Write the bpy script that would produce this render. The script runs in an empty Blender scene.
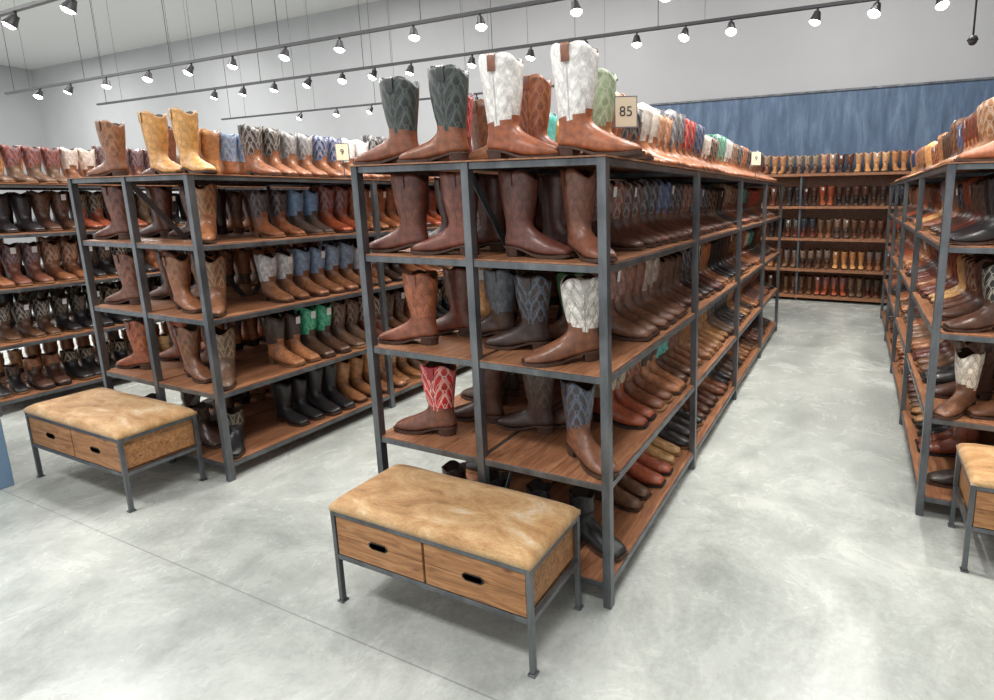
import bpy, numpy as np, math, random
from mathutils import Matrix, Vector
rnd=random.Random(7)
sc=bpy.context.scene
try:
    sc.view_settings.view_transform='Standard'
except Exception: pass
H=1.82; LV=[.116,.551,.996,1.427,1.82]; W=1.246; B=1.2752; L=4*B
def srgb(r,g,b):
    f=lambda c:(c/255/12.92) if c/255<=.04045 else ((c/255+.055)/1.055)**2.4
    return (f(r),f(g),f(b))
# ---------------- materials
def mat(name,col=(.5,.5,.5),rough=.5,metal=0.,emis=None,es=0):
    m=bpy.data.materials.new(name);m.use_nodes=True
    b=m.node_tree.nodes['Principled BSDF']
    b.inputs['Base Color'].default_value=(*col,1);b.inputs['Roughness'].default_value=rough;b.inputs['Metallic'].default_value=metal
    if emis: b.inputs['Emission Color'].default_value=(*emis,1);b.inputs['Emission Strength'].default_value=es
    return m
class NT:
    def __init__(s,m): s.t=m.node_tree;s.n=s.t.nodes;s.l=s.t.links;s.b=s.n['Principled BSDF']
    def new(s,t,**k):
        n=s.n.new(t)
        for a,v in k.items():setattr(n,a,v)
        return n
    def set(s,n,i,v):
        if hasattr(v,'is_output') or isinstance(v,bpy.types.NodeSocket): s.l.new(v,n.inputs[i])
        else: n.inputs[i].default_value=v
    def math(s,op,a,b=None,c=None,clamp=False):
        n=s.new('ShaderNodeMath',operation=op);n.use_clamp=clamp
        s.set(n,0,a)
        if b is not None:s.set(n,1,b)
        if c is not None:s.set(n,2,c)
        return n.outputs[0]
    def mix(s,f,a,b,mode='MIX'):
        n=s.new('ShaderNodeMix',data_type='RGBA',blend_type=mode)
        s.set(n,0,f);s.set(n,6,a if not isinstance(a,tuple) else (*a[:3],1));s.set(n,7,b if not isinstance(b,tuple) else (*b[:3],1));return n.outputs[2]
    def noise(s,vec,scale,detail=4,rough=.55,dist=0):
        n=s.new('ShaderNodeTexNoise');
        if vec is not None:s.l.new(vec,n.inputs['Vector'])
        n.inputs['Scale'].default_value=scale;n.inputs['Detail'].default_value=detail;n.inputs['Roughness'].default_value=rough;n.inputs['Distortion'].default_value=dist
        return n.outputs[0]
    def ramp(s,f,stops):
        n=s.new('ShaderNodeValToRGB');e=n.color_ramp.elements
        while len(e)<len(stops):e.new(.5)
        for k,(p,c) in enumerate(stops):
            e[k].position=p;e[k].color=(*c,1) if len(c)==3 else c
        s.l.new(f,n.inputs[0]);return n.outputs[0]
    def coord(s,scale=(1,1,1),kind='Object'):
        c=s.new('ShaderNodeTexCoord');m=s.new('ShaderNodeMapping');m.inputs['Scale'].default_value=scale
        s.l.new(c.outputs[kind],m.inputs[0]);return m.outputs[0]
    def bump(s,h,st=.2,d=.01):
        n=s.new('ShaderNodeBump');n.inputs['Strength'].default_value=st;n.inputs['Distance'].default_value=d
        s.l.new(h,n.inputs['Height']);s.l.new(n.outputs[0],s.b.inputs['Normal'])
def leather(name,rough=.42,pattern=True):
    m=mat(name,rough=rough);t=NT(m)
    a=t.new('ShaderNodeAttribute',attribute_name='col');
    st=t.new('ShaderNodeAttribute',attribute_name='stitch')
    uv=t.new('ShaderNodeUVMap',uv_map='UVMap')
    sep=t.new('ShaderNodeSeparateXYZ');t.l.new(uv.outputs[0],sep.inputs[0])
    obj=t.coord()
    n1=t.noise(obj,30,5,.65)
    br=t.ramp(n1,[(.3,(.55,.52,.5)),(.7,(1.35,1.35,1.35))])
    col=t.mix(1.0,a.outputs['Color'],br,'MULTIPLY')
    if pattern:
        u=sep.outputs[0];v=sep.outputs[1]
        def band(val,off,th):
            return t.math('LESS_THAN',t.math('ABSOLUTE',t.math('SUBTRACT',t.math('FRACT',t.math('ADD',val,off)),.5)),th)
        # nested flame / scroll rows of stitching, mirrored on each panel
        c1=t.math('ABSOLUTE',t.math('SINE',t.math('MULTIPLY',u,math.pi*4)))
        c3=t.math('MULTIPLY',t.math('COSINE',t.math('MULTIPLY',u,math.pi*24)),.10)
        w=t.math('ADD',t.math('MULTIPLY',v,3.2),t.math('ADD',t.math('MULTIPLY',c1,-1.7),c3))
        ln=t.math('MAXIMUM',band(w,0,.020),t.math('MAXIMUM',band(w,.09,.016),t.math('MAXIMUM',band(w,.18,.016),band(w,-.26,.018))))
        c2=t.math('MULTIPLY',t.math('SINE',t.math('MULTIPLY',v,19.)),.2)
        um=t.math('ABSOLUTE',t.math('SUBTRACT',t.math('FRACT',t.math('MULTIPLY',u,4.)),.5))
        w2=t.math('ADD',t.math('MULTIPLY',um,3.0),c2)
        ln=t.math('MAXIMUM',ln,t.math('MAXIMUM',band(w2,.1,.022),band(w2,.22,.018)))
        ln=t.math('MULTIPLY',ln,st.outputs['Alpha'])
        col=t.mix(ln,col,st.outputs['Color'])
        seam=t.math('MULTIPLY',band(t.math('MULTIPLY',u,2.),0,.014),t.math('GREATER_THAN',v,.02))
        col=t.mix(t.math('MULTIPLY',seam,.6),col,t.mix(1.,a.outputs['Color'],(.35,.35,.35),'MULTIPLY'))
    t.l.new(col,t.b.inputs['Base Color'])
    t.bump(t.noise(obj,200,3,.6),.22,.002)
    t.b.inputs['Specular IOR Level'].default_value=.5
    t.l.new(t.ramp(n1,[(.3,(rough+.1,)*3),(.7,(rough-.1,)*3)]),t.b.inputs['Roughness'])
    if pattern:
        t.b.inputs['Coat Weight'].default_value=.18;t.b.inputs['Coat Roughness'].default_value=.22
    return m
M_leather=leather('boot_leather')
M_sole=leather('boot_sole',.6,False)
M_steel=mat('brushed_steel',srgb(98,101,104),.38,.7);t=NT(M_steel)
t.l.new(t.ramp(t.noise(t.coord((3,3,1.2)),3,5,.6),[(.3,srgb(74,76,79)),(.7,srgb(122,125,128))]),t.b.inputs['Base Color'])
def wood(name,c1,c2,c3,scale=(2,14,14),rough=.42,knots=False):
    m=mat(name,rough=rough);t=NT(m);co=t.coord(scale)
    n=t.noise(co,2.2,6,.65,1.2);c=t.ramp(n,[(.25,c1),(.5,c2),(.75,c3)])
    c=t.mix(.25,c,t.ramp(t.noise(t.coord((1,1,1)),3.,2),[(.3,(.55,.5,.5)),(.7,(1,1,1))]),'MULTIPLY')
    if knots:
        v=t.new('ShaderNodeTexVoronoi');t.l.new(t.coord((3,9,9)),v.inputs[0]);v.inputs['Scale'].default_value=1.6
        k=t.ramp(v.outputs[0],[(.05,(.35,.22,.12)),(.14,(1,1,1))]);c=t.mix(.8,c,k,'MULTIPLY')
    t.l.new(c,t.b.inputs['Base Color']);t.bump(n,.1,.003);return m
M_shelf=wood('shelf_wood',srgb(96,60,42),srgb(150,102,72),srgb(184,134,98),(14,2,14))
M_crate=wood('crate_wood',srgb(104,66,36),srgb(162,112,68),srgb(198,150,102),(2.2,16,22),.5,True)
M_dark=mat('dark_slot',(.012,.01,.008),.8)
def cowhide(name,white):
    m=mat(name,rough=.5);t=NT(m)
    n=t.noise(t.coord((1.6,3.2,2)),2.6,7,.7,.7)
    c=t.ramp(n,[(.30,srgb(140,98,58)),(.43,srgb(188,142,90)),(.56,srgb(212,174,124)),(.56+white,srgb(238,228,210))])
    f=t.noise(t.coord((22,120,60)),3,5,.75,.3)
    c=t.mix(.75,c,t.ramp(f,[(.32,(.6,.55,.50)),(.68,(1.16,1.16,1.16))]),'MULTIPLY')
    t.l.new(c,t.b.inputs['Base Color']);t.bump(f,.6,.005)
    t.b.inputs['Sheen Weight'].default_value=.15
    return m
M_hide=cowhide('cowhide_tan',.18);M_hide2=cowhide('cowhide_pale',.03)
M_black=mat('black_metal',(.035,.035,.038),.4,.3)
M_bulb=mat('lamp_glow',(1,1,1),.5,0,(1,.97,.9),22)
M_card=mat('card_paper',srgb(216,198,170),.7)
M_ink=mat('card_ink',(.03,.03,.03),.7)
M_blue=mat('blue_paint',srgb(112,138,166),.4)
M_tag=mat('paper_tag',srgb(238,238,236),.6)
# ---------------- box builder
class MB:
    def __init__(s):s.v=[];s.f=[];s.m=[]
    def box(s,x0,x1,y0,y1,z0,z1,mi=0):
        b=len(s.v);s.v+=[(x0,y0,z0),(x1,y0,z0),(x1,y1,z0),(x0,y1,z0),(x0,y0,z1),(x1,y0,z1),(x1,y1,z1),(x0,y1,z1)]
        for q in [(0,3,2,1),(4,5,6,7),(0,1,5,4),(1,2,6,5),(2,3,7,6),(3,0,4,7)]:s.f.append([b+i for i in q]);s.m.append(mi)
    def rod(s,p,q,r,mi=0,n=10,r2=None,cap=True):
        p=Vector(p);q=Vector(q);d=(q-p).normalized();a=d.orthogonal().normalized();c=d.cross(a);b=len(s.v)
        r2=r if r2 is None else r2
        for k in range(n):
            w=2*math.pi*k/n;o=a*math.cos(w)+c*math.sin(w);s.v.append(tuple(p+o*r));s.v.append(tuple(q+o*r2))
        for k in range(n):
            k2=(k+1)%n;s.f.append([b+2*k,b+2*k2,b+2*k2+1,b+2*k+1]);s.m.append(mi)
        if cap:
            s.f.append([b+2*k for k in range(n)][::-1]);s.m.append(mi);s.f.append([b+2*k+1 for k in range(n)]);s.m.append(mi)
    def bar(s,p,q,w,h,mi=0):
        p=Vector(p);q=Vector(q);d=(q-p).normalized();a=d.cross(Vector((0,0,1)));a=(a if a.length>1e-3 else Vector((1,0,0))).normalized();c=d.cross(a).normalized();b=len(s.v)
        for e in (p,q):
            for i,j in((-1,-1),(1,-1),(1,1),(-1,1)):s.v.append(tuple(e+a*w/2*i+c*h/2*j))
        for fq in [(0,1,2,3),(7,6,5,4),(0,4,5,1),(1,5,6,2),(2,6,7,3),(3,7,4,0)]:s.f.append([b+i for i in fq]);s.m.append(mi)
    def obj(s,name,mats,bev=0,parent=None,smooth=False,loc=(0,0,0)):
        me=bpy.data.meshes.new(name);me.from_pydata(s.v,[],s.f);
        for m in mats:me.materials.append(m)
        me.polygons.foreach_set('material_index',s.m)
        if smooth:me.polygons.foreach_set('use_smooth',[True]*len(s.f))
        me.update();o=bpy.data.objects.new(name,me);sc.collection.objects.link(o);o.location=loc
        if bev:
            mo=o.modifiers.new('bev','BEVEL');mo.width=bev;mo.segments=2;mo.limit_method='ANGLE'
        if parent:o.parent=parent
        return o
def empty(name,loc=(0,0,0)):
    o=bpy.data.objects.new(name,None);sc.collection.objects.link(o);o.location=loc;o.empty_display_size=.1;return o
# ---------------- room
X0,X1,Y0,Y1,ZC=-24.,6.,-6.,7.78,5.9
def plane_mat():
    m=mat('polished_concrete',rough=.3);t=NT(m);co=t.coord()
    n=t.noise(co,.9,9,.7,.6);n2=t.noise(co,3.2,10,.72,.5)
    c=t.ramp(n,[(.3,srgb(142,147,142)),(.5,srgb(174,178,173)),(.7,srgb(200,203,197))])
    c=t.mix(.9,c,t.ramp(n2,[(.28,(.68,.69,.68)),(.5,(.96,.96,.96)),(.72,(1.14,1.14,1.14))]),'MULTIPLY')
    fine=t.noise(co,38,4,.8)
    c=t.mix(.6,c,t.ramp(fine,[(.35,(.82,.82,.82)),(.6,(1.03,1.03,1.03))]),'MULTIPLY')
    sep=t.new('ShaderNodeSeparateXYZ');t.l.new(co,sep.inputs[0]);x,y=sep.outputs[0],sep.outputs[1]
    def box1(s,p,w,soft):return t.math('MULTIPLY_ADD',t.math('ABSOLUTE',t.math('SUBTRACT',s,p)),-1/soft,w/soft,clamp=True)
    mk=t.math('MULTIPLY',box1(x,.95,.6,.35),box1(y,2.7,.8,.5))
    sp=t.noise(co,55,3,.8)
    c=t.mix(t.math('MULTIPLY',mk,.6),c,t.ramp(sp,[(.4,srgb(110,112,110)),(.6,srgb(172,174,170))]))
    def joint(s,p,wd=.003):return t.math('LESS_THAN',t.math('ABSOLUTE',t.math('SUBTRACT',s,p)),wd)
    j=t.math('MAXIMUM',joint(y,-.52),t.math('MAXIMUM',joint(y,3.75),t.math('MAXIMUM',joint(x,-4.6),joint(x,3.4))))
    c=t.mix(t.math('MULTIPLY',j,.5),c,srgb(100,102,98))
    t.l.new(c,t.b.inputs['Base Color'])
    r=t.ramp(n2,[(.3,(.16,.16,.16)),(.7,(.34,.34,.34))]);t.l.new(r,t.b.inputs['Roughness'])
    t.b.inputs['Specular IOR Level'].default_value=.5
    return m
M_floor=plane_mat()
M_wall=mat('grey_wall_paint',rough=.85);t=NT(M_wall)
t.l.new(t.ramp(t.noise(t.coord(),.6,3),[(.3,srgb(162,163,165)),(.7,srgb(171,172,174))]),t.b.inputs['Base Color'])
M_ceil=mat('ceiling_paint',srgb(206,206,206),.9)
M_panel=mat('slate_blue_plaster',rough=.6);t=NT(M_panel)
n=t.noise(t.coord((4,1,.7)),1.8,8,.7,.4)
c=t.ramp(n,[(.3,srgb(56,72,94)),(.5,srgb(78,98,124)),(.7,srgb(110,130,152))])
t.l.new(c,t.b.inputs['Base Color'])
def one(name,a,m,bev=0):
    b=MB();b.box(*a);return b.obj(name,[m],bev)
one('floor',(X0,X1,Y0,Y1,-.1,0),M_floor)
one('wall_back',(X0,X1,Y1,Y1+.15,0,ZC),M_wall)
one('wall_left',(X0-.15,X0,Y0,Y1+.15,0,ZC),M_wall)
one('wall_right',(X1,X1+.15,Y0,Y1+.15,0,ZC),M_wall)
one('ceiling',(X0-.15,X1+.15,Y0,Y1+.15,ZC,ZC+.1),M_ceil)
one('wall_panel_blue',(-2.7,X1,Y1-.03,Y1-.002,0,3.28),M_panel)
one('trim_1',(-2.7,X1,Y1-.05,Y1-.002,3.28,3.31),M_steel)
# ---------------- shelving unit
def shelf_unit(x0,y0,name='boot_shelving_unit'):
    p=empty(name,(x0,y0,0));b=MB();w=.036
    xs=[w/2,W/2,W-w/2];ys=[w/2]+[k*B for k in (1,2,3)]+[L-w/2]
    for x in xs:
        for y in ys:b.box(x-w/2,x+w/2,y-w/2,y+w/2,0,H-.006)
    for z in LV:
        for x in xs:b.box(x-.012,x+.012,w,L-w,z-.034,z-.007)
        for y in ys:b.box(w,W/2-w/2,y-.012,y+.012,z-.034,z-.007);b.box(W/2+w/2,W-w,y-.012,y+.012,z-.034,z-.007)
    xa=W*.5
    for k in (0,3):
        b.bar((xa,k*B+.04,1.77),(xa,(k+1)*B-.05,.15),.006,.034);b.bar((xa+.008,k*B+.05,.15),(xa+.008,(k+1)*B-.05,1.77),.006,.034)
    b.obj('steel_frame',[M_steel],.002,p)
    for i,z in enumerate(LV):
        s=MB();top=i==4
        if top:
            n=6;dx=(W+.012)/n
            for k in range(n):s.box(-.006+k*dx,-.006+(k+1)*dx-.0015,-.006,L+.006,z-.0058,z+.0)
        else:
            for (a_,b_) in ((.03,W/2-.012),(W/2+.012,W-.03)):
                n=3;dx=(b_-a_)/n
                for k in range(n):s.box(a_+k*dx,a_+(k+1)*dx-.0015,.026,L-.026,z-.02,z)
            s.box(.013,.03,.026,L-.026,z-.006,z);s.box(W-.03,W-.013,.026,L-.026,z-.006,z);s.box(.04,W-.04,.008,.026,z-.006,z)
        s.obj('wood_shelf_%d'%(i+1),[M_shelf],.0,p)
    return p
XC,XL,XLL,XR=-W,-2.5394-W,-5.3-W,1.2108
shelf_unit(XC,0);shelf_unit(XL,.0543);shelf_unit(XLL,-.02);shelf_unit(XR,1.2356)
# perimeter shelving along the back
def perimeter_shelf():
    x0,x1=-4.6,4.6;p=empty('perimeter_boot_shelving',(0,0,0));b=MB();s=MB()
    for k in range(5):
        x=x0+(x1-x0)*k/4
        for y in(7.33,7.70):b.box(x-.015,x+.015,y-.015,y+.015,0,2.0)
    for z in(.09,.52,1.01,1.51,2.01):
        s.box(x0,x1,7.28,7.72,z-.04,z)
    s.box(x0,x1,7.72,7.735,0,2.0)
    b.obj('steel_frame',[M_steel],0,p);s.obj('wood_shelves',[M_shelf],0,p)
perimeter_shelf()
# ---------------- boot geometry
PR=np.array([(.088,.340,-.084,.340,.064),(.086,.30,-.081,.30,.062),(.080,.24,-.074,.24,.058),(.069,.18,-.066,.18,.051),(.061,.150,-.061,.135,.046),
(.066,.124,-.062,.098,.042),(.084,.107,-.068,.068,.040),(.105,.094,-.066,.046,.039),(.127,.083,-.022,.040,.041),(.149,.073,.05,.026,.045),
(.171,.064,.105,.013,.049),(.193,.056,.150,.010,.050),(.213,.048,.190,.010,.046),(.230,.040,.219,.012,.039),(.240,.029,.235,.015,.030)])
def cat(P,n):
    m=len(P);out=[]
    for k in range(n):
        s=k/(n-1)*(m-1);i=min(int(s),m-2);f=s-i
        p0=P[max(i-1,0)];p1=P[i];p2=P[i+1];p3=P[min(i+2,m-1)]
        out.append(.5*((2*p1)+(-p0+p2)*f+(2*p0-5*p1+4*p2-p3)*f*f+(-p0+3*p1-3*p2+p3)*f**3))
    return np.array(out)
def make_boot(ns,nr,tall=1.0,low=False):
    P=PR.copy()
    if low:
        P[:5,1]=[.235,.215,.19,.165,.145];P[:5,3]=[.235,.215,.185,.155,.13]
        P[:3,0]=[.066,.064,.062];P[:3,2]=[-.064,-.062,-.060];P[:3,4]=[.05,.049,.048]
    else:
        P[:4,1]=.148+(P[:4,1]-.148)*tall;P[:4,3]=.148+(P[:4,3]-.148)*tall
    R=cat(P,nr) if nr!=len(P) else P
    top=R[0,1];v=[];uv=[];f=[];part=[]
    sidx=np.linspace(0,14,nr)
    for i in range(nr):
        Ax,Az,Bx,Bz,w=R[i]
        foot=min(max((sidx[i]-5)/3,0),1)
        for k in range(ns):
            a=2*math.pi*k/ns;c=math.cos(a);s=math.sin(a)
            e=1.0 if c>0 else 1-.45*foot
            cc=math.copysign(abs(c)**e,c);ss=math.copysign(abs(s)**(1-.3*foot),s)
            h=(cc+1)/2
            x=Bx+(Ax-Bx)*h;z=Bz+(Az-Bz)*h;y=w*ss
            if sidx[i]<3.:
                g=(1-sidx[i]/3.)**1.3
                dip=.030*max(0,abs(c)**4) ; sd=.010*max(0,1-abs(c)*1.8)**2
                pk=.008*abs(math.sin(2*a))**2
                if low:dip*=.3
                z+=g*(pk-dip-sd)
            v.append((x,y,z));uv.append((k/ns,(z-.12)/(.22)))
    def face(q,p):f.append(q);part.append(p)
    for i in range(nr-1):
        sm=(sidx[i]+sidx[i+1])/2
        for k in range(ns):
            k2=(k+1)%ns;c=math.cos(2*math.pi*(k+.5)/ns)
            lim=4.3-(.9*max(0,c)**2)-(.25*max(0,-c))
            face([i*ns+k,i*ns+k2,(i+1)*ns+k2,(i+1)*ns+k],0 if sm<lim else 1)
    face([(nr-1)*ns+k for k in range(ns)],1)
    # inside
    b0=len(v)
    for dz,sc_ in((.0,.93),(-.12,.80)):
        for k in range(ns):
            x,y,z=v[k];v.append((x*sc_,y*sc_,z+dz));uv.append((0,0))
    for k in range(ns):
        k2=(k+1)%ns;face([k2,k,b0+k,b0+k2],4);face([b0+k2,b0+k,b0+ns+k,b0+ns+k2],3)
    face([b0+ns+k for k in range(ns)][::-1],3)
    # sole with broad squared toe
    st=[(-.072,.010,.044,.036),(-.064,.025,.044,.036),(-.042,.035,.044,.036),(-.01,.035,.043,.034),(.02,.032,.037,.028),(.055,.035,.026,.017),(.09,.045,.017,.006),(.125,.053,.014,.001),(.16,.0545,.013,0),(.19,.051,.014,.001),(.218,.045,.016,.003),(.238,.037,.018,.006),(.248,.028,.019,.008)]
    b0=len(v)
    for x,hw,zt,zb in st:
        for y,z in((-hw,zb),(hw,zb),(hw,zt),(-hw,zt)):v.append((x,y,z));uv.append((0,0))
    for i in range(len(st)-1):
        for k in range(4):
            k2=(k+1)%4;face([b0+i*4+k,b0+i*4+k2,b0+i*4+4+k2,b0+i*4+4+k],2)
    face([b0+3,b0+2,b0+1,b0],2);e=b0+4*(len(st)-1);face([e,e+1,e+2,e+3],2)
    # heel
    b0=len(v);ol=[(.002,-.033),(-.03,-.035),(-.052,-.029),(-.066,-.015),(-.071,0),(-.066,.015),(-.052,.029),(-.03,.035),(.002,.033)]
    for z,s_,dx in((.037,1,0),(0,.88,.002)):
        for x,y in ol:v.append(((x+.03)*s_-.03+dx,y*s_,z));uv.append((0,0))
    n=len(ol)
    for k in range(n):
        k2=(k+1)%n;face([b0+k,b0+k2,b0+n+k2,b0+n+k],2)
    face([b0+n+k for k in range(n)],2)
    # pull straps
    if not low:
        for sg in(-1,1):
            b0=len(v);yo=(R[0,4]+.001)*sg
            pts=[(yo+.0015*sg,top-.06),(yo+.003*sg,top-.008),(yo-.002*sg,top+.001),(yo-.010*sg,top-.02)]
            for y,z in pts:
                for x in(-.016,.016):v.append((x,y,z));uv.append((0,0))
            for k in range(3):face([b0+2*k,b0+2*k+1,b0+2*k+3,b0+2*k+2],4)
    return np.array(v),f,np.array(part),np.array(uv)
BT={'h':make_boot(32,29),'ht':make_boot(32,29,1.16),'hl':make_boot(24,26,low=True),'l':make_boot(12,15),'lt':make_boot(12,15,1.12),'ll':make_boot(12,15,low=True)}
def prep(b):
    v,f,part,uv=b;lt=np.array([len(q) for q in f]);lv=np.concatenate([np.array(q) for q in f])
    uvl=uv[lv].copy();ls=np.concatenate([[0],np.cumsum(lt)[:-1]])
    for a,n in zip(ls,lt):
        if n==4 and uvl[a:a+4,0].max()-uvl[a:a+4,0].min()>.5:
            q=uvl[a:a+4,0];q[q<.25]+=1
    return dict(v=v,lt=lt,lv=lv,part=part,uv=uvl,lp=np.repeat(part,lt))
BT={k:prep(v) for k,v in BT.items()}
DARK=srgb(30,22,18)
def boots_mesh(name,items,tags=True,seed=0,parent=None,strap=None):
    r=random.Random(seed);V=[];LT=[];LVs=[];UV=[];C=[];S=[];MI=[];off=0
    for it in items:
        kd,x,y,z,an,s,sh,ft,so,sti,pat=it;b=BT[kd];a=math.radians(an);c_,s_=math.cos(a)*s,math.sin(a)*s
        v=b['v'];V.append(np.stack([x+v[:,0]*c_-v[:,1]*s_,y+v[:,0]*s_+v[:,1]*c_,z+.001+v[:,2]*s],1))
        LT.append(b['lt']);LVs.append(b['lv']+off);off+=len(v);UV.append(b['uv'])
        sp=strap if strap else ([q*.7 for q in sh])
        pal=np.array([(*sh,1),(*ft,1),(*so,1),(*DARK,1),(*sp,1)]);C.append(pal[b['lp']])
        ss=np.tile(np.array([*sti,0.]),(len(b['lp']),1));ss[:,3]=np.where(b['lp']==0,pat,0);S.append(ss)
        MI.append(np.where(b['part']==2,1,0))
        if tags and r.random()<.32 and kd!='ll':
            q=np.array([(.086,-.016,.26),(.086,.016,.26),(.092,.016,.31),(.092,-.016,.31)]) if r.random()<.6 else np.array([(-.01,.068,.25),(.03,.068,.25),(.03,.070,.30),(-.01,.070,.30)])
            V.append(np.stack([x+q[:,0]*c_-q[:,1]*s_,y+q[:,0]*s_+q[:,1]*c_,z+q[:,2]*s],1))
            LT.append(np.array([4]));LVs.append(np.arange(4)+off);off+=4;UV.append(np.zeros((4,2)));C.append(np.tile([.85,.85,.85,1],(4,1)));S.append(np.zeros((4,4)));MI.append(np.array([2]))
    V=np.concatenate(V);LT=np.concatenate(LT);LVs=np.concatenate(LVs);UV=np.concatenate(UV);C=np.concatenate(C);S=np.concatenate(S);MI=np.concatenate(MI)
    me=bpy.data.meshes.new(name);me.vertices.add(len(V));me.vertices.foreach_set('co',V.astype(np.float32).ravel())
    me.loops.add(len(LVs));me.loops.foreach_set('vertex_index',LVs.astype(np.int32))
    me.polygons.add(len(LT));me.polygons.foreach_set('loop_start',np.concatenate([[0],np.cumsum(LT)[:-1]]).astype(np.int32))
    me.polygons.foreach_set('loop_total',LT.astype(np.int32))
    for m in(M_leather,M_sole,M_tag):me.materials.append(m)
    me.polygons.foreach_set('material_index',MI.astype(np.int32));me.polygons.foreach_set('use_smooth',(MI!=1))
    me.update(calc_edges=True)
    u=me.uv_layers.new(name='UVMap');u.data.foreach_set('uv',UV.astype(np.float32).ravel())
    for nm,ar in(('col',C),('stitch',S)):
        at=me.attributes.new(nm,'FLOAT_COLOR','CORNER');at.data.foreach_set('color',ar.astype(np.float32).ravel())
    me.validate();o=bpy.data.objects.new(name,me);sc.collection.objects.link(o)
    if parent:o.parent=parent
    return o
# palette
c=srgb
BR=[c(126,74,48),c(92,54,38),c(156,96,62),c(70,46,36),c(138,88,58),c(104,62,48),c(92,44,34),c(170,114,76),c(60,42,34),c(150,74,46),c(118,90,70),c(98,66,44),c(130,66,44),c(80,64,56)]
TAN=[c(190,140,86),c(176,124,76),c(160,110,70),c(200,156,102)]
BLK=[c(36,34,36),c(48,44,46),c(30,28,30)]
ACC=[c(236,232,222),c(60,110,94),c(52,72,116),c(160,40,42),c(70,180,164),c(110,142,178),c(190,172,146),c(112,106,102),c(160,160,162),c(74,62,90),c(180,50,44),c(220,212,198)]
ACC2=[c(210,204,190),c(160,60,48),c(170,150,124),c(110,104,100),c(60,70,96),c(196,170,130)]
SO=[c(70,46,34),c(120,84,56),c(36,28,26),c(150,112,78)]
ST=[c(206,180,140),c(226,214,194),c(140,156,176),c(180,110,74),c(50,34,26),c(170,130,96),c(220,120,60)]
def jit(q,r,a=.22):
    k=1+r.uniform(-a,a);return tuple(min(1,w*k) for w in q)
def style(r,wt,acc=ACC):
    t=r.choices('btka',wt)[0]
    if t=='b':s=r.choice(BR);f=r.choice(BR) if r.random()<.5 else s
    elif t=='t':s=r.choice(TAN);f=s
    elif t=='k':s=r.choice(BLK);f=s if r.random()<.6 else r.choice(BR)
    else:s=r.choice(acc);f=r.choice(BR+TAN[:2])
    return (jit(s,r),jit(f,r),r.choice(SO),r.choice(ST),r.choice([.0,.4,.7,.9,1.]))
def row(items,r,p0,p1,z,toe,wt,kind='l',sp=.120,over=None,sc_=(.88,1.06),acc=ACC):
    p0=Vector(p0);p1=Vector(p1);n=int((p1-p0).length/sp);stl=None;left=0
    for k in range(n):
        if left<=0:
            left=r.choice([2,2,2,2,4]);stl=style(r,wt,acc);s=r.uniform(*sc_);kk=kind if isinstance(kind,str) else r.choice(kind)
        p=p0+(p1-p0)*((k+.5)/n);st=stl
        if over:
            o=over(k,p)
            if o:st=o
        items.append((kk,p.x,p.y,z,toe+r.uniform(-8,8),s,*st));left-=1
def unit_boots(x0,y0,seed,wts,front_skip=.46,sides='LR',kinds=None,over=None):
    r=random.Random(seed);it=[]
    ya,yb=y0+.05,y0+L-.06
    for li,z in enumerate(LV):
        wt=wts[li];kd=(kinds or {}).get(li,['l','l','l'])
        for sd in sides:
            if sd=='R':xo=x0+W-.295;th=0
            else:xo=x0+.295;th=180
            row(it,r,(xo,ya+front_skip,0),(xo,yb,0),z,th,wt,kd,over=(lambda k,p,li=li,sd=sd:over(li,sd,k,p)) if over else None)
    return it
# hero boots -----------------------------------------------------------
def hero(kd,x,y,z,an,sh,ft=None,sti=None,pat=.8,s=1.,so=SO[0],strap=None):
    if sti is None: sti=tuple(min(1,q*2.4+.012) for q in sh)
    o=boots_mesh('cowboy_boot',[(kd,0,0,0,0,s,sh,ft or sh,so,sti,pat)],tags=False,strap=strap)
    o.location=(x,y,z);o.rotation_euler=(0,0,math.radians(an));return o
z5,z4,z3,z2,z1=LV[4],LV[3],LV[2],LV[1],LV[0]
# centre unit, top
hero('h',-1.04,.12,z5,186,c(46,50,48),c(126,72,46),c(104,116,110),s=1.06)
hero('ht',-.77,.12,z5,190,c(46,50,48),c(134,80,52),c(104,116,110),s=1.03)
hero('h',-.93,.36,z5,180,c(176,30,44),c(150,60,44),c(230,200,190))
hero('ht',-.53,.15,z5,4,c(232,230,226),c(146,82,50),c(176,174,170),.8,s=1.10,strap=c(120,70,46))
hero('ht',-.20,.16,z5,0,c(234,232,228),c(152,88,54),c(176,174,170),.8,s=1.12,strap=c(120,70,46))
hero('ht',-.52,.37,z5,4,c(130,70,44),None,c(190,130,90))
hero('h',-.70,.42,z5,200,c(160,106,68),None,c(200,160,120))
hero('ht',-.22,.40,z5,0,c(150,170,136),c(160,112,68),c(220,220,200))
# L1
hero('h',-1.03,.13,z4,186,c(104,56,42),None,c(56,30,24),s=1.03)
hero('h',-.97,.33,z4,180,c(88,48,38),None,c(60,34,26))
hero('h',-.75,.13,z4,188,c(116,64,48),None,c(60,32,24),s=1.03)
hero('h',-.74,.33,z4,184,c(96,54,40),None,c(70,40,30))
hero('h',-.47,.15,z4,-2,c(98,56,46),None,c(50,28,24),s=1.03)
hero('h',-.42,.36,z4,-2,c(84,50,42),None,c(60,34,28))
hero('h',-.21,.19,z4,-36,c(120,74,56),None,c(66,38,30),s=1.03)
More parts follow.
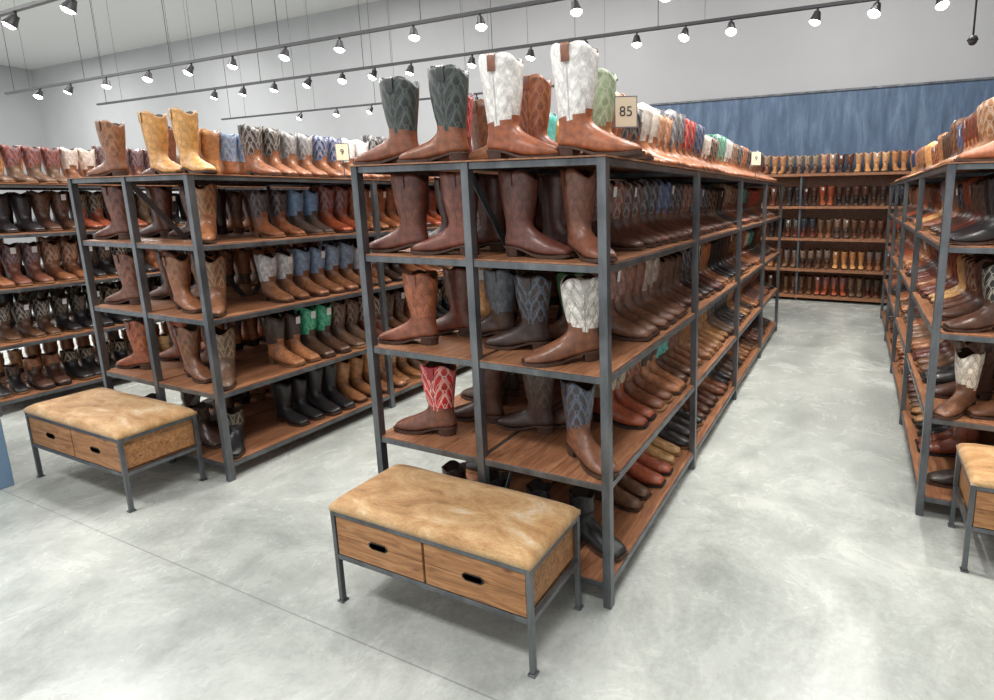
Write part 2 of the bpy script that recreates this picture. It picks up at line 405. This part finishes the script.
# L2
hero('h',-1.01,.13,z3,188,c(162,94,62),c(132,74,50),c(84,40,26),s=1.)
hero('h',-.95,.33,z3,182,c(112,64,48),None,c(70,40,30))
hero('h',-.73,.36,z3,182,c(100,104,110),c(80,56,44),c(50,50,56))
hero('h',-.47,.24,z3,188,c(66,50,44),None,c(120,150,176))
hero('h',-.36,.42,z3,190,c(56,120,74),c(106,66,44),c(100,150,96),s=.98)
hero('h',-.19,.17,z3,-142,c(232,228,220),c(122,78,54),c(70,66,60),s=1.04)
# L3
hero('h',-.95,.14,z2,188,c(186,26,36),c(112,70,54),c(240,220,206),1.,s=1.04)
hero('h',-.82,.35,z2,184,c(84,52,40),None,c(60,36,28))
hero('h',-.52,.34,z2,180,c(66,48,42),None,c(100,90,80))
hero('h',-.36,.44,z2,184,c(90,60,46),None,c(100,90,80))
hero('h',-.23,.18,z2,-30,c(68,58,58),c(116,74,52),c(110,140,170),.9,s=1.05)
# L4 bottom
hero('hl',-.95,.2,z1,182,c(60,40,32));hero('hl',-.7,.2,z1,182,c(36,34,36));hero('hl',-.46,.2,z1,-10,c(34,32,34));hero('hl',-.25,.23,z1,-15,c(30,30,32))
# left unit
yo=.0543
hero('h',-3.50,yo+.14,z5,186,c(126,80,52),None,c(170,130,90),s=1.);hero('h',-3.38,yo+.36,z5,182,c(116,74,50),s=1.)
hero('ht',-3.04,yo+.14,z5,-4,c(196,146,84),None,c(150,104,56),s=.98);hero('ht',-2.76,yo+.15,z5,-8,c(202,152,88),None,c(150,104,56),s=.98)
for z,cols in((z4,[c(96,54,40),c(90,52,40),c(150,98,64)]),(z3,[c(108,66,48),c(140,90,60),c(128,86,60)]),(z2,[c(140,78,50),c(112,72,50),c(100,76,60)]),(z1,[c(70,50,40),c(60,42,34),c(30,30,32)])):
    kk='h' if z>.2 else 'hl'
    hero(kk,-3.55,yo+.14,z,186,cols[0]);hero(kk,-3.50,yo+.35,z,184,cols[0])
    hero(kk,-3.15 ,yo+.36,z,186,cols[1],None,c(176,140,110),.4)
    if z!=z4: hero(kk,-3.05,yo+.16,z,-8,cols[1],None,c(176,140,110),.5)
    hero(kk,-2.76,yo+.20,z,-38,cols[2],None,c(200,176,140))
# right unit
ry=1.2356;rx=XR
hero('ht',rx+.30,ry+.14,z5,190,c(158,94,60),None,c(180,120,84),s=1.05);hero('ht',rx+.32,ry+.37,z5,184,c(166,116,80));hero('ht',rx+.64,ry+.14,z5,186,c(140,84,54))
hero('h',rx+.28,ry+.14,z4,196,c(40,36,38),None,c(90,90,90));hero('h',rx+.30,ry+.36,z4,186,c(38,34,36));hero('h',rx+.56,ry+.3,z4,186,c(38,34,36))
hero('h',rx+.29,ry+.14,z3,198,c(36,32,34),c(88,58,44),c(200,195,180),1.);hero('h',rx+.30,ry+.37,z3,186,c(84,56,44))
hero('h',rx+.20,ry+.17,z2,232,c(228,222,208),c(110,72,50),c(110,70,50),s=.95);hero('h',rx+.42,ry+.17,z2,200,c(228,222,208),c(110,72,50),c(110,70,50),s=.95);hero('h',rx+.30,ry+.40,z2,190,c(80,52,42))
hero('hl',rx+.30,ry+.2,z1,186,c(50,38,32))
# rows -----------------------------------------------------------
S=lambda a,b,st=ST[0],p=.6:(a,b,SO[0],st,p)
def ov_left(li,sd,k,p):
    if sd!='R':return None
    if li==2 and k<8: return S([c(222,224,226),c(140,164,194),c(150,170,196),c(210,210,216)][(k//2)%4],c(136,90,60),c(90,100,120))
    if li==1 and 1<k<4: return S(c(50,186,140),c(86,60,46),c(180,230,210))
    if li==0:
        if k<4:return S(c(34,32,34),c(34,32,34),ST[4],0)
        if k<8:return S(c(176,124,80),c(150,100,64),ST[3],0)
    if li==4:
        q=k//2
        L_=[c(52,44,44),c(120,120,124),c(48,64,104),c(220,220,222),c(60,58,64),c(180,34,42),c(96,62,46),c(188,40,46),c(60,120,90),c(220,214,204),c(150,100,60),c(60,80,130)]
        if q<len(L_):return S(L_[q],c(130,84,56),c(215,210,200),.7)
    return None
def ov_c(li,sd,k,p):
    if sd!='R':return None
    if li==1 and k in(6,7):return S(c(90,206,196),c(110,74,52))
    if li==2 and k<10:
        L_=[c(168,124,114),c(140,92,72),c(186,166,154),c(120,88,70),c(92,66,54)];return S(L_[k//2],jit(c(122,84,64),rnd),c(70,44,36),.8)
    if li==3 and k<16:
        L_=[c(130,76,54),c(92,56,44),c(56,52,58),c(70,92,136),c(60,54,56),c(132,80,56),c(96,116,150),c(54,52,54)];return S(L_[(k//2)%8],jit(c(104,64,48),rnd,.35),c(190,190,194),.7)
    if li==4:
        q=(k//2)
        L_=[c(168,100,62),c(54,56,66),c(200,196,188),c(156,104,70),c(90,92,100),c(170,44,44),c(60,80,120),c(226,220,208),c(74,50,40),c(60,130,110),c(170,170,170),c(110,80,60),c(52,52,56)]
        return S(L_[q%13],c(140,88,56),c(220,212,200),.6)
    return None
kin={0:['ll','ll','l'],1:['ll','l','l'],2:['l'],3:['l'],4:['l','lt']}
it=unit_boots(XC,0,11,[(7,2,2,0),(8,1.5,2,2),(8,1.5,2,1.5),(7,.6,3,3),(6,3,1,3)],kinds=kin,over=ov_c)
boots_mesh('cowboy_boot_rows',it,seed=1)
it=unit_boots(XL,yo,12,[(6,3,2,0),(8,1,2,1),(8,1.5,2,1.5),(9,1,1,1.2),(5,3,1,4)],kinds={0:['l']},over=ov_left)
boots_mesh('cowboy_boot_rows',it,seed=2)
it=unit_boots(XLL,-.02,13,[(7,2,2,0),(1,0,9,.3),(8,0,3,0),(1,0,9,.3),(6,5,1,1)],kinds={0:['ll']},front_skip=.0)
boots_mesh('cowboy_boot_rows',it,seed=3)
it=unit_boots(XR,ry,14,[(7,1,3,0),(8,1,3,1),(8,2,2,1),(7,1,4,1),(6,5,1,2)],kinds=kin)
boots_mesh('cowboy_boot_rows',it,seed=4)
r=random.Random(21);it=[]
for z,wt in((.09,(6,4,1,0)),(.52,(6,2,2,0)),(1.01,(6,0,4,0)),(1.51,(5,0,5,0)),(2.01,(5,4,1,4))):
    row(it,r,(-4.5,7.57,0),(4.5,7.57,0),z,-90,wt,'l',sp=.125,sc_=(.84,.94),acc=ACC2)
boots_mesh('cowboy_boot_rows',it,seed=5)
# ---------------- benches
def bench(x0,x1,y0,y1,hide,name='storage_bench'):
    p=empty(name,(x0,y0,0));w=x1-x0;d=y1-y0;q=.02;b=MB();zt=.42;zb=.225
    for x in(0,w-q):
        for y in(0,d-q):
            b.box(x,x+q,y,y+q,.008,zt);b.box(x-.006,x+q+.006,y-.006,y+q+.006,0,.008)
    for z in(zt-q,zb-q):
        b.box(q,w-q,0,q,z,z+q);b.box(q,w-q,d-q,d,z,z+q);b.box(0,q,q,d-q,z,z+q);b.box(w-q,w,q,d-q,z,z+q)
    b.obj('steel_legs',[M_steel],.0015,p)
    cr=MB();m=w/2
    for xa,xb in((q+.004,m-.006),(m+.006,w-q-.004)):
        zm=(zb+zt-q)/2
        for za,zc in((zb+.002,zm-.0012),(zm+.0012,zt-q-.004)):
            cr.box(xa,xb,.004,.02,za,zc);cr.box(xa,xb,d-.02,d-.004,za,zc)
        cr.box(xa,xb,.02,d-.02,zb+.002,zb+.012)
    cr.box(q+.004,q+.018,.02,d-.02,zb,zt-q-.004);cr.box(w-q-.018,w-q-.004,.02,d-.02,zb,zt-q-.004)
    cr.obj('crate_drawers',[M_crate],.0015,p)
    s=MB()
    for xa in(.26*w,.74*w):
        for k in range(3):
            e=.048-.006*k
            s.box(xa-e,xa+e,.0012,.006,zb+.083-.004*k+.0,zb+.097+.004*k)
    s.obj('drawer_handle_slots',[M_dark],0,p)
    ov=.003;n=36;mm=18;V=[];F=[]
    cx0,cx1,cy0,cy1=-ov,w+ov,-ov,d+ov
    for j in range(mm+1):
        for i in range(n+1):
            u=i/n*2-1;v=j/mm*2-1
            u=math.copysign(1-(1-abs(u))**1.3,u);v=math.copysign(1-(1-abs(v))**1.3,v)
            ex=(1-abs(u)**14)**.5*(1-abs(v)**9)**.5
            V.append(((cx0+cx1)/2+u*(cx1-cx0)/2,(cy0+cy1)/2+v*(cy1-cy0)/2,zt+.018+.034*ex+.003*math.sin(u*5)*ex))
    for j in range(mm):
        for i in range(n):a=j*(n+1)+i;F.append([a,a+1,a+n+2,a+n+1])
    per=[i for i in range(n+1)]+[j*(n+1)+n for j in range(1,mm+1)]+[mm*(n+1)+i for i in range(n-1,-1,-1)]+[j*(n+1) for j in range(mm-1,0,-1)]
    b0=len(V)
    for k in per:V.append((V[k][0],V[k][1],zt+.001))
    K=len(per)
    for k in range(K):F.append([per[(k+1)%K],per[k],b0+k,b0+(k+1)%K])
    F.append([b0+k for k in range(K)][::-1])
    cu=MB();cu.v=V;cu.f=F;cu.m=[0]*len(F);cu.obj('cowhide_cushion',[hide],0,p,True)
    return p
bench(-1.08,-.12,-.395,-.03,M_hide)
bench(-3.72,-2.71,-.36,.02,M_hide)
bench(1.36,2.33,.82,1.205,M_hide2)
b=MB();b.box(-4.5,-3.72,-1.1,-.46,0,.74);b.box(-4.52,-3.70,-1.12,-.44,.74,.765);b.obj('blue_display_plinth',[M_blue],.004)
# ---------------- signs
def sign(x,y,z,txt,rot,h=.115,w=.085):
    p=empty('size_sign',(x,y,z));p.rotation_euler=(0,0,math.radians(rot))
    b=MB();b.box(-w/2,w/2,-.003,.003,.13,.13+h);b.obj('card',[M_card],.001,p)
    s=MB();s.rod((0,.005,.004),(0,.005,.15),.003);s.box(-.035,.035,-.03,.03,0,.005)
    for a in((-w/2-.003,-w/2,),(w/2,w/2+.003)):s.box(a[0],a[1],-.004,.004,.127,.133+h)
    s.box(-w/2,w/2,-.004,.004,.127,.13);s.box(-w/2,w/2,-.004,.004,.13+h,.133+h);s.obj('stand',[M_steel],0,p)
    cu=bpy.data.curves.new('digits','FONT');cu.body=txt;cu.size=.055;cu.align_x='CENTER';cu.align_y='CENTER';cu.extrude=.0005
    o=bpy.data.objects.new('digits',cu);sc.collection.objects.link(o);o.parent=p;o.location=(0,-.0045,.13+h/2);o.rotation_euler=(math.pi/2,0,0);cu.materials.append(M_ink)
sign(-.045,.30,z5,'85',20);sign(-2.59,1.11,z5,'9',30);sign(-.04,3.35,z5,'9',25)
# ---------------- track lighting
def track(y,xa,xb,zr,lamps,spots,seed):
    r=random.Random(seed);p=empty('ceiling_track_light',(0,y,0));b=MB()
    b.box(xa,xb,-.018,.018,zr,zr+.03)
    x=xa+.3
    while x<xb:
        b.rod((x,0,zr+.03),(x,0,ZC),.004,0,6);b.rod((x+.5,0,zr+.03),(x+.5,0,ZC),.0022,0,6);x+=2.1
    g=MB()
    for i,x in enumerate(lamps):
        tx,ty=r.uniform(-.03,.03),r.choice([-.05,-.04,-.02])
        b.rod((x,0,zr),(x,0,zr-.04),.012,0,8)
        a=Vector((x,0,zr-.035));e=a+Vector((tx,ty,-.095))
        b.rod(a,a+(e-a)*.35,.030,0,14,.038);b.rod(a+(e-a)*.35,e,.038,0,14,.056,cap=False)
        g.rod(a+(e-a)*.86,a+(e-a)*1.14,.052,0,14,.034)
        if i in spots:
            l=bpy.data.lights.new('track_spot','SPOT');l.energy=185;l.spot_size=math.radians(100);l.spot_blend=.8;l.shadow_soft_size=.06;l.color=(1,.95,.88)
            o=bpy.data.objects.new('track_spot',l);sc.collection.objects.link(o);o.parent=p;o.location=e+Vector((0,0,-.04));o.rotation_euler=(math.radians(-12 if i%2 else 12),0,0)
    b.obj('track_rail',[M_black],0,p,False);g.obj('lamp_lenses',[M_bulb],0,p)
track(.95,-12,4,3.4,[-6.4,-5.4,-4.4,-3.3,-2.2,-1.1,0,1.1,2.2],{0,2,4,6,8},1)
track(2.78,-12,5,3.4,[-10.9,-10,-9.04,-8,-7.07,-6.25,-5.3,-4.44,-3.4,-2.58,-1.56,-.7,.3,1.2],{4,6,8,10,12},2)
track(3.96,-12,5.5,3.4,[-8.6,-7.9,-7.2,-6.45,-5.8,-5.2,-4.57,-3.6,-2.76,-2.05,-1.44,-.9,-.43,.38,.89,1.38,2.1],{3,6,9,12,15},3)
track(6.1,-12,-2.6,3.4,[-9.5,-8.5,-7.6,-6.8,-6,-5.2,-4.4,-3.6,-3.0],{2,5},4)
p=empty('security_camera',(1.66,4.0,2.98));b=MB();b.rod((0,0,.03),(0,0,ZC-2.98),.008,0,8);b.rod((0,0,.0),(0,0,.035),.045,0,16,.03)
b.obj('camera_mount',[M_black],0,p,True)
me=bpy.data.meshes.new('dome');import bmesh
bm=bmesh.new();bmesh.ops.create_uvsphere(bm,u_segments=16,v_segments=10,radius=.036);bm.to_mesh(me);bm.free();me.materials.append(M_black)
o=bpy.data.objects.new('dome',me);sc.collection.objects.link(o);o.parent=p;o.location=(0,0,-.005)
# ---------------- lights
def area(x,y,e,sx=1.6,sy=.8):  # invented overhead panel, added as soft fill light for the room
    p=empty('added_fill_panel',(x,y,ZC-.06))
    b=MB();b.box(-sx/2,sx/2,-sy/2,sy/2,.005,.055);b.obj('fill_panel_housing',[M_ceil],0,p)
    l=bpy.data.lights.new('added_fill_light','AREA');l.shape='RECTANGLE';l.size=sx;l.size_y=sy;l.energy=e;l.color=(1,.985,.96)
    o=bpy.data.objects.new('added_fill_light',l);sc.collection.objects.link(o);o.parent=p;o.location=(0,0,-.002)
for x,e in((-20,230),(-14,200),(-8,165),(-3.5,145),(.9,145)):  # far-left fill panels added to brighten the left wall
    for y in(-2.6,1.2,5.0):area(x,y,e)
w=bpy.data.worlds.new('World');sc.world=w;w.use_nodes=True
w.node_tree.nodes['Background'].inputs[0].default_value=(.95,.98,1,1);w.node_tree.nodes['Background'].inputs[1].default_value=1.15
# ---------------- camera
yaw,pitch,roll=.4065,.1728,-.0084
f=Vector((-math.sin(yaw)*math.cos(pitch),math.cos(yaw)*math.cos(pitch),-math.sin(pitch)))
rr=Vector((math.cos(yaw),math.sin(yaw),0));u=rr.cross(f)
r2=math.cos(roll)*rr+math.sin(roll)*u;u2=-math.sin(roll)*rr+math.cos(roll)*u
cam=bpy.data.cameras.new('camera');co=bpy.data.objects.new('camera',cam);sc.collection.objects.link(co)
mw=Matrix((r2,u2,-f)).transposed().to_4x4();mw.translation=Vector((.8280,-1.7944,1.6705));co.matrix_world=mw
cam.sensor_width=36;cam.sensor_fit='HORIZONTAL';cam.lens=543.6/994*36;cam.shift_x=-(620.96-497)/994;cam.shift_y=(292.28-350)/994
sc.camera=co
